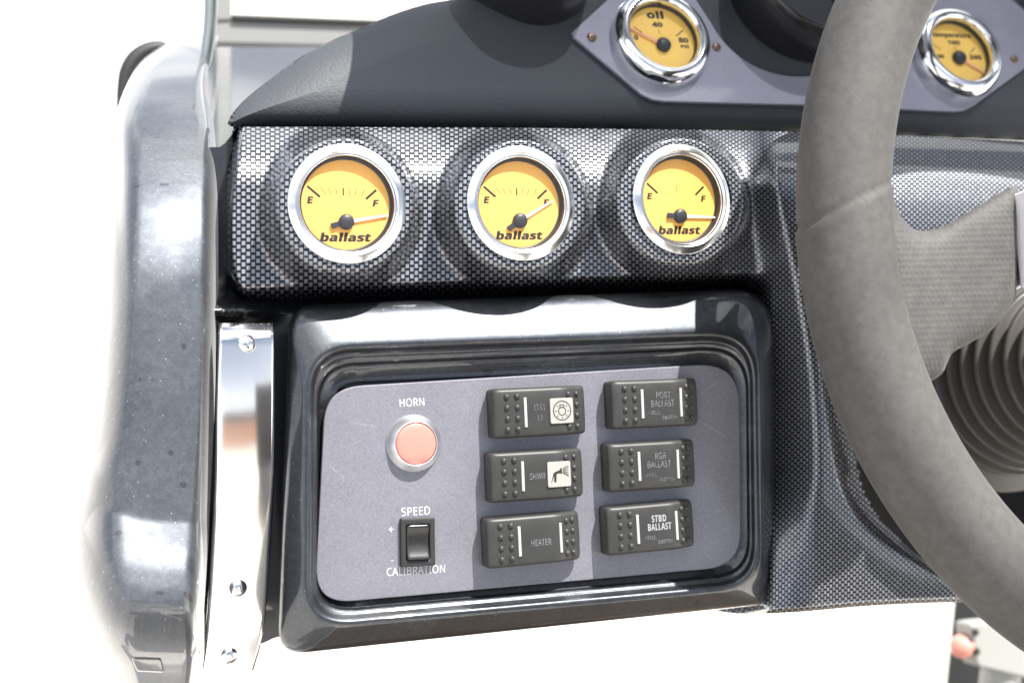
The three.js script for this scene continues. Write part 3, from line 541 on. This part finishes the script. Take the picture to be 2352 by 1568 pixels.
// six wide rocker switches
const SW = { w: 0.0535, h: 0.0258 };
const swBend = (fx, tilt) => { const t = sstep(fx, 0.60, 0.92); return 0.0122 - 0.0052 * Math.max(0, fx - 0.70) / 0.3 * t - 0.0016 * Math.pow(Math.max(0, 0.12 - fx) / 0.12, 2) + tilt * (fx - 0.5); };
function iconTex(kind) {
  return canvasTex(256, 256, (x) => {
    x.fillStyle = '#93928d'; x.fillRect(0, 0, 256, 256); x.strokeStyle = '#22221f'; x.fillStyle = '#22221f'; x.lineWidth = 11;
    if (kind === 'lamp') {
      x.beginPath(); x.arc(130, 128, 96, 0, 7); x.stroke(); x.lineWidth = 10; x.beginPath(); x.arc(130, 134, 40, 0, 7); x.stroke();
      x.strokeRect(108, 68, 42, 28);
      for (const a of [0, 45, 90, 135, 180, 225, 315]) { const c = Math.cos(a * RAD), s = Math.sin(a * RAD); x.beginPath(); x.moveTo(130 + c * 60, 132 + s * 60); x.lineTo(130 + c * 80, 132 + s * 80); x.stroke(); }
    } else {
      x.lineWidth = 9; x.beginPath(); x.moveTo(40, 208); x.lineTo(66, 110); x.lineTo(142, 84); x.lineTo(138, 120); x.lineTo(98, 124); x.lineTo(92, 208); x.lineTo(66, 206); x.lineTo(72, 150); x.closePath(); x.fill(); x.lineWidth = 5; x.beginPath(); x.moveTo(36, 212); x.lineTo(70, 120); x.stroke();
      x.beginPath(); x.moveTo(138, 70); x.lineTo(158, 66); x.lineTo(162, 124); x.lineTo(140, 126); x.closePath(); x.fill();
      x.lineWidth = 8; for (const [a, b] of [[42, 60], [62, 76], [86, 92], [110, 108], [134, 122], [150, 138]]) { x.beginPath(); x.moveTo(170, 72 + (b - 60) * 0.6); x.lineTo(232, a + 6); x.stroke(); }
    }
  });
}
const rockerGeo = (() => {
  const ring = (a, b, r) => roundPoly([[-a / 2, -b / 2, r], [a / 2, -b / 2, r], [a / 2, b / 2, r], [-a / 2, b / 2, r]], 8, 26), { w, h } = SW, rings = [];
  const put = (q, s, dz, flat) => rings.push(q.map(([x, y]) => V(x * s, y * s, flat ?? swBend(x * s / w + 0.5, 0) + dz - 0.0010 * Math.pow(Math.abs(y * s) / (h / 2), 4))));
  put(ring(w, h, 0.0026), 1, 0, 0.0035); put(ring(w, h, 0.0026), 1, -0.0022); put(ring(w - 0.0004, h - 0.0004, 0.0026), 1, -0.0012); put(ring(w - 0.0012, h - 0.0012, 0.0024), 1, -0.0005); put(ring(w - 0.0026, h - 0.0026, 0.002), 1, -0.0001);
  for (const s of [0.96, 0.9, 0.8, 0.65, 0.5, 0.35, 0.2, 0.08, 0.002]) put(ring(w - 0.0026, h - 0.0026, 0.002), s, 0);
  const g = loftGeo(rings); return g;
})();
const swBaseGeo = (() => { const ring = (a, b, r) => roundPoly([[-a / 2, -b / 2, r], [a / 2, -b / 2, r], [a / 2, b / 2, r], [-a / 2, b / 2, r]], 6, 4), R3 = (q, z) => q.map(([x, y]) => V(x, y, z)); return loftGeo([R3(ring(SW.w * 0.985, SW.h * 0.985, 0.0022), 0), R3(ring(SW.w * 0.985, SW.h * 0.985, 0.0022), 0.0044), R3(ring(SW.w * 0.94, SW.h * 0.92, 0.002), 0.0048)], true); })();
const gripGeo = (() => { const g = new THREE.SphereGeometry(0.0016, 12, 8, 0, Math.PI * 2, 0, Math.PI / 2); g.rotateX(Math.PI / 2); return g; })();
const barGeo = new RoundedBoxGeometry(0.0016, SW.h * 0.6, 0.0008, 2, 0.0003);
const iconGeo = (() => { const s = 0.0132, q = roundPoly([[-s / 2, -s / 2, 0.0012], [s / 2, -s / 2, 0.0012], [s / 2, s / 2, 0.0012], [-s / 2, s / 2, 0.0012]], 6, 3); const g = plateGeo(q, 0.0009, 0.0002); const uv = g.attributes.uv, ps = g.attributes.position; for (let i = 0; i < uv.count; i++) uv.setXY(i, 0.5 + ps.getX(i) / s, 0.5 + ps.getY(i) / s); return g; })();
function rocker(label, [x0, y0, x1, y1], opt) {
  const cx = (x0 + x1) / 2, cy = (y0 + y1) / 2, top = frame(cx, cy, 0.0115, V(0, 0, 1), (y1 - y0) / (x1 - x0));
  const base = top.origin.clone(); base.z = 0.0;
  const o = thing('rocker_switch', label, 'rocker switch', base, top.q);
  const { w, h } = SW, tilt = opt.tilt ?? 0;
  part('base', swBaseGeo, mattBlack, o);
  const rk = part('rocker', rockerGeo, switchPlastic, o); rk.rotation.y = -tilt;
  const at = (m, fx, fy, dz = 0) => { const x = (fx - 0.5) * w, y = fy * h, z = swBend(fx, 0), e = 0.01, sl = (swBend(fx + e, 0) - swBend(fx - e, 0)) / (2 * e * w); m.position.set(x, y, z + dz); m.rotation.y = -Math.atan(sl); };
  for (const fx of [0.137, 0.243]) for (const fy of [0.33, 0.11, -0.11, -0.33]) at(part('grip_dot', gripGeo, switchPlastic, rk), fx, fy, -0.0003);
  const bx = opt.icon ? [0.785, 0.885] : [0.83, 0.905];
  bx.forEach((fx, c) => { for (const fy of [0.33, 0.11, -0.11, -0.33]) { if (opt.icon && c === 0 && Math.abs(fy) < 0.2) continue; at(part('grip_dot', gripGeo, switchPlastic, rk), fx, fy, -0.0003); } });
  at(part('indicator_bar', barGeo, whiteMark, rk), 0.325, 0, 0);
  if (opt.icon) at(part('symbol_tile', iconGeo, new THREE.MeshStandardMaterial({ map: iconTex(opt.icon), roughness: 0.45 }), rk, opt.icon === 'lamp' ? 'white tile with a lamp symbol' : 'white tile with a shower head symbol'), 0.70, 0, -0.0003);
  else at(part('indicator_bar', barGeo, whiteMark, rk), 0.757, 0, 0.0001);
  for (const [text, fx, fy, fw, fh, wear, b] of opt.text) { const m = lettering('lettering', rk, [text], (fx - 0.5) * w, fy * h, fw * w, fh * h, swBend(fx, 0) + 0.00025, { color: b ? '#9a9da2' : '#74777c', wear: wear * 0.75, bold: b, seedv: text.length * 7 + Math.round(x0), stretch: 2 }); m.rotation.y = -Math.atan((swBend(fx + 0.04, 0) - swBend(fx - 0.04, 0)) / (0.08 * w)); }
  return o;
}
rocker('black rocker switch with a white lamp symbol tile, top of the left column', [1128.7, 950.9, 1360.8, 939.2], { icon: 'lamp', text: [['(IS)', 0.47, 0.10, 0.12, 0.16, 0.62], ['LT', 0.475, -0.12, 0.06, 0.16, 0.6]] });
rocker('black rocker switch with a white shower symbol tile and the letters SHWR', [1122.4, 1098.4, 1355, 1084], { icon: 'shower', text: [['SHWR', 0.475, -0.01, 0.17, 0.17, 0.42]] });
rocker('black rocker switch marked HEATER with two white bars', [1119.1, 1249.7, 1343.7, 1229.5], { text: [['HEATER', 0.545, -0.05, 0.22, 0.18, 0.33]] });
const small = (w) => [['<FILL', 0.455, -0.19, 0.13, 0.12, w], ['EMPTY>', 0.62, -0.30, 0.17, 0.12, w]];
rocker('black rocker switch marked PORT BALLAST, top of the right column', [1404.7, 930.6, 1617.2, 921.3], { text: [['PORT', 0.555, 0.17, 0.17, 0.19, 0.48], ['BALLAST', 0.545, 0.0, 0.27, 0.19, 0.46], ...small(0.5)] });
rocker('black rocker switch marked RGB BALLAST, middle of the right column', [1397.7, 1075.4, 1610.2, 1062.1], { text: [['RGB', 0.56, 0.2, 0.13, 0.19, 0.45], ['BALLAST', 0.54, 0.03, 0.27, 0.19, 0.5], ...small(0.66)] });
rocker('black rocker switch marked STBD BALLAST in the clearest lettering, bottom of the right column', [1396.1, 1221.7, 1605.6, 1201.5], { text: [['STBD', 0.56, 0.19, 0.17, 0.2, 0.25, true], ['BALLAST', 0.56, 0.02, 0.27, 0.2, 0.25, true], ...small(0.42)] });

// ---------------------------------------------------------------- polished trim strip
const strip = thing('chrome_strip', 'polished metal trim strip with three screws between the dark column and the switch surround', 'trim strip', P(540, 1130, -0.01));
{
  const lf = interp([[742, 503], [900, 497], [1100, 493], [1300, 483], [1400, 477], [1480, 472], [1540, 466]]), rt = interp([[742, 630], [900, 632], [1100, 630], [1250, 622], [1400, 611], [1480, 600], [1540, 583]]);
  const zz = interp([[742, -0.0045], [756, -0.0005], [772, 0.0012], [800, 0.0012], [900, -0.0010], [1010, -0.0050], [1150, -0.0122], [1300, -0.0208], [1400, -0.0270], [1480, -0.0326], [1540, -0.0375]]);
  const at = (x, y, lift = 0) => { const s = (x - lf(y)) / (rt(y) - lf(y)); return P(x, y, zz(y) + 0.0014 * (1 - (2 * s - 1) ** 2) + lift); };
  part('strip', gridGeo(24, 120, (u, v) => { const y = lerp(742, 1540, v), e = clamp((u - 0.06) / 0.88, 0, 1), x = lerp(lf(y), rt(y), e); const p = at(x, y); if (u < 0.06) p.z -= 0.003 * (0.06 - u) / 0.06; if (u > 0.94) p.z -= 0.003 * (u - 0.94) / 0.06; return toLocal(strip, p); }), polished, strip);
  const dome = (() => { const q = (s) => { const a = []; for (let k = 0; k < 32; k++) { const t = k / 32 * 2 * Math.PI, r = 1 / Math.max(Math.abs(Math.cos(t)), Math.abs(Math.sin(t))); a.push([Math.cos(t) * r * s, Math.sin(t) * r * s]); } return a; }, c = (s) => { const a = []; for (let k = 0; k < 32; k++) { const t = k / 32 * 2 * Math.PI; a.push([Math.cos(t) * s, Math.sin(t) * s]); } return a; };
    const R3 = (p, z) => p.map(([x, y]) => V(x / 1000, y / 1000, z / 1000)); return loftGeo([R3(c(4.5), -0.4), R3(c(4.55), 0.1), R3(c(4.2), 0.7), R3(c(3.5), 1.4), R3(c(2.6), 1.9), R3(q(1.15), 2.25), R3(q(1.1), 2.15), R3(q(0.95), 0.6)], true); })();
  for (const [x, y] of [[567, 788], [547, 1350], [527, 1505]]) {
    const s = part('screw', dome, chrome, strip), p = at(x, y, 0.0003), a = at(x + 8, y), b = at(x, y - 8), n = a.sub(p).cross(b.sub(p)).normalize();
    s.position.copy(toLocal(strip, p)); s.quaternion.setFromUnitVectors(V(0, 0, 1), n); s.rotateZ(0.1);
  }
}

// ---------------------------------------------------------------- steering wheel
{
  const n = V(Math.sin(-6 * RAD), Math.sin(3 * RAD), 1).normalize(), f = frame(1938, 450, 0.080, n, 0);
  const o = thing('steering_wheel', 'worn grey rubber steering wheel rim and spoke in front of the dash', 'steering wheel', f.origin, f.q);
  const pts = [[2035, 0], [1968, 200], [1948, 300], [1938, 450], [1958, 700], [1995, 820], [2062, 960], [2130, 1098], [2215, 1228], [2305, 1317]].map(([x, y]) => meet(o, x, y, 0));
  // least-squares circle through the rim's centre line
  let S = new Array(9).fill(0), B = [0, 0, 0];
  for (const p of pts) { const r = [2 * p.x, 2 * p.y, 1], q = p.x * p.x + p.y * p.y; for (let i = 0; i < 3; i++) { for (let j = 0; j < 3; j++) S[i * 3 + j] += r[i] * r[j]; B[i] += r[i] * q; } }
  const m3 = new THREE.Matrix3().set(...S).invert(), c = V(...B).applyMatrix3(m3), rad = Math.sqrt(c.z + c.x * c.x + c.y * c.y);
  const rr = 0.0245, nu = 1400, nv = 40;
  part('rim', gridGeo(nu, nv, (u, v) => {
    const a = u * 2 * Math.PI, b = v * 2 * Math.PI, off = Math.PI - a, deg = off / RAD;      // deg above the left-most point
    const seam = 4.4 + 2.9 * Math.cos(b), k = (1 - sstep(deg, seam - 0.6, seam)) * sstep(deg, -62, -52), groove = Math.exp(-(((deg - seam - 0.25) / 0.35) ** 2)) * 0.0008;
    const r = rr * 0.985 + 0.0008 * k - groove;
    const x = c.x + (rad + Math.cos(b) * r * -1) * Math.cos(a), y = c.y + (rad + Math.cos(b) * r * -1) * Math.sin(a);
    return V(x, y, Math.sin(b) * r);
  }, (p, u, v) => [u * 2 * Math.PI * rad, v * 2 * Math.PI * rr]), rubber, o);
  const top = interp([[1930, 380], [2000, 400], [2048, 440], [2062, 480], [2090, 520], [2120, 530], [2165, 520], [2240, 478], [2318, 432], [2400, 400]]);
  const bot = interp([[1930, 900], [2000, 900], [2100, 890], [2165, 858], [2185, 815], [2225, 790], [2285, 752], [2335, 690], [2400, 660]]);
  part('spoke', gridGeo(70, 60, (u, v) => {
    const x = lerp(1985, 2336, u), e = clamp((v - 0.05) / 0.9, 0, 1), w = 0.5 - 0.5 * Math.cos(Math.PI * e), y = lerp(top(x), bot(x), w), s = Math.abs(2 * e - 1);
    let z = 0.0245 * (1 - sstep(x, 1980, 2330) * 0.35) * Math.pow(Math.max(0, 1 - s ** 2.6), 0.5) - 0.004 * sstep(x, 1990, 1930); if (v < 0.05) z -= 0.02 * (0.05 - v) / 0.05; if (v > 0.95) z -= 0.02 * (v - 0.95) / 0.05;
    if (x > 2326) z -= 0.004 * (x - 2326) / 10;
    return meet(o, x, y, z - 0.003 - 0.016 * (1 - sstep(x, 1985, 2075)));
  }), dotRubber, o);
  const hp = roundPoly([[2330, 446, 10], [2560, 360, 40], [2600, 760, 40], [2350, 660, 12]], 6, 4).map(([x, y]) => { const p = meet(o, x, y, 0.004); return [p.x, p.y]; });
  const hg = plateGeo(hp, 0.016, 0.003); part('hub_cover', hg, new THREE.MeshPhysicalMaterial({ color: new THREE.Color(0.8, 0.8, 0.82), roughness: 0.3, clearcoat: 0.5 }), o);
}
// bellows of the steering column
{
  const f = frame(2430, 838, 0.0, V(-0.1, 0.05, 1), 0), o = thing('column_boot', 'dark ribbed rubber boot around the steering column behind the wheel', 'column boot', f.origin, f.q);
  const prof = [[0.078, -0.06]]; const N = 9;
  for (let k = 0; k < N; k++) { const r = lerp(0.068, 0.040, k / (N - 1)), z = lerp(-0.045, 0.035, k / (N - 1)); prof.push([r - 0.0095, z - 0.0034], [r - 0.009, z - 0.0026], [r - 0.001, z - 0.0022], [r, z - 0.0010], [r - 0.0006, z + 0.0008], [r - 0.002, z + 0.0016], [r - 0.009, z + 0.002]); }
  prof.push([0.034, 0.04], [0.030, 0.041], [0.029, 0.06]);
  part('ribbed_sleeve', latheZ(prof, 96), boot, o);
}
// ---------------------------------------------------------------- windscreen, rail, handle, liner
{
  const z = -0.42, o = thing('windscreen', 'grey metal framed windscreen with a pale pane at the top left edge', 'windscreen', P(700, 110, z));
  const bar = (name, pts, z0, depth, mat) => { const q = pts.map(([x, y]) => { const p = toLocal(o, P(x, y, z0)); return [p.x, p.y]; }); const g = plateGeo(q, depth, 0.001); g.translate(0, 0, toLocal(o, P(700, 50, z0)).z - depth); return part(name, g, mat, o); };
  bar('bottom_rail', [[488, 46], [900, 58], [900, 108], [488, 98]], z, 0.03, alu);
  bar('gasket', [[534, 32], [900, 46], [900, 56], [534, 44]], z + 0.004, 0.01, mattBlack);
  bar('lower_gasket', [[488, 98], [900, 108], [900, 114], [488, 104]], z + 0.003, 0.01, mattBlack);
  bar('side_post', [[500, -160], [533, -160], [531, 44], [492, 46]], z + 0.002, 0.03, alu);
  bar('sill', [[440, 114], [900, 120], [900, 142], [440, 134]], z + 0.02, 0.03, whiteGel);
  const gl = bar('pane', [[534, -160], [900, -160], [900, 45], [534, 31]], z - 0.012, 0.0045, glass); gl.castShadow = false;
}
{
  const o = thing('windscreen_stay', 'slim dark metal stay standing on the deck beside the windscreen frame', 'stay', P(466, 172, -0.2));
  const pts = [[486, -120], [484, 0], [481, 70], [474, 125], [467, 172]].map(([x, y], i) => toLocal(o, P(x, y, -0.21)));
  const rx = interp([[0, 0.0045], [0.7, 0.0042], [0.93, 0.0032], [1, 0.0012]]);
  const curve = new THREE.CatmullRomCurve3(pts), fr = curve.computeFrenetFrames(60);
  part('rod', gridGeo(60, 18, (u, v, i) => { const p = curve.getPoint(u), a = v * 2 * Math.PI; return p.addScaledVector(fr.normals[i], Math.cos(a) * rx(u)).addScaledVector(fr.binormals[i], Math.sin(a) * rx(u)); }), new THREE.MeshStandardMaterial({ color: new THREE.Color(0.35, 0.38, 0.38), metalness: 0.9, roughness: 0.18 }), o);
}
{
  const o = thing('grab_handle', 'curved black rubber grab handle behind the top of the left column', 'handle', P(290, 250, -0.3));
  const c = new THREE.CatmullRomCurve3([[384, 107], [350, 111], [316, 128], [292, 162], [281, 205], [275, 250], [268, 330]].map(([x, y]) => toLocal(o, P(x, y, -0.3)))), fr = c.computeFrenetFrames(60), rx = interp([[0, 0.0026], [0.08, 0.0046], [0.4, 0.0056], [0.65, 0.0040], [1, 0.0008]]);
  part('grip', gridGeo(60, 20, (u, v, i) => { const a = v * 2 * Math.PI; return c.getPoint(u).addScaledVector(fr.normals[i], Math.cos(a) * rx(u)).addScaledVector(fr.binormals[i], Math.sin(a) * rx(u)); }), new THREE.MeshStandardMaterial({ color: new THREE.Color(0.02, 0.02, 0.024), roughness: 0.6 }), o);
}
{
  const o = thing('hull_liner', 'cream white moulded hull liner below the dash, rounding off at its right edge', 'hull liner', P(1400, 1700, -0.9));
  const right = interp([[1200, 2225], [1400, 2215], [1470, 2205], [1568, 2180], [1750, 2120]]);
  part('liner_panel', gridGeo(60, 30, (u, v) => { const y = lerp(1250, 1750, v), s = 1 - Math.pow(1 - u, 2), x = lerp(-200, right(y), s), e = clamp((right(y) - x) / 150, 0, 1); return toLocal(o, P(x, y, -0.9 - 0.12 * (1 - Math.sqrt(1 - (1 - e) ** 2)))); }), whiteGel, o);
}
{
  const o = thing('throttle_bracket', 'grey metal control bracket with two bolts at the lower right, behind the wheel rim', 'control bracket', P(2290, 1480, -0.25));
  const q = [[2228, 1432, 12], [2300, 1425, 10], [2420, 1490, 10], [2420, 1570, 10], [2248, 1530, 14]];
  const L = (pts, z) => roundPoly(pts, 6, 4).map(([x, y]) => { const p = toLocal(o, P(x, y, z)); return [p.x, p.y]; });
  const g1 = plateGeo(L(q, -0.24), 0.02, 0.002); g1.translate(0, 0, toLocal(o, P(2290, 1480, -0.24)).z - 0.02); part('bracket_plate', g1, castGrey, o);
  const bolt = latheZ(mm([[0, 1.2], [2.4, 1.1], [2.9, 0.4], [2.9, -1]]), 24);
  for (const [x, y] of [[2242, 1452], [2245, 1496]]) { const b = part('bolt', bolt, mattBlack, o); b.position.copy(toLocal(o, P(x, y, -0.238))); }
  const k = part('release_knob', new THREE.SphereGeometry(0.0105, 32, 20), new THREE.MeshPhysicalMaterial({ color: new THREE.Color(0.75, 0.30, 0.24), roughness: 0.4, clearcoat: 0.5 }), o, 'pink red knob'); k.position.copy(toLocal(o, P(2212, 1484, -0.25))); k.scale.set(1, 0.9, 1);
  part('lever_tube', tubeGeo([[2300, 1540], [2290, 1620], [2260, 1760]].map(([x, y]) => toLocal(o, P(x, y, -0.26))), 0.016, 20, 24), castGrey, o);
}
{
  const o = thing('footwell_pillar', 'dark pillar beside the cream liner in the footwell, lower right corner', 'pillar', P(2280, 1600, -0.6));
  part('pillar_skin', gridGeo(24, 10, (u, v) => { const y = lerp(1340, 1760, v), x = lerp(2190, 2560, u) - (y - 1400) * 0.1; return toLocal(o, P(x, y, -0.6 + 0.03 * Math.sin(Math.PI * u))); }), mattBlack, o);
}

renderer.render(scene, camera);
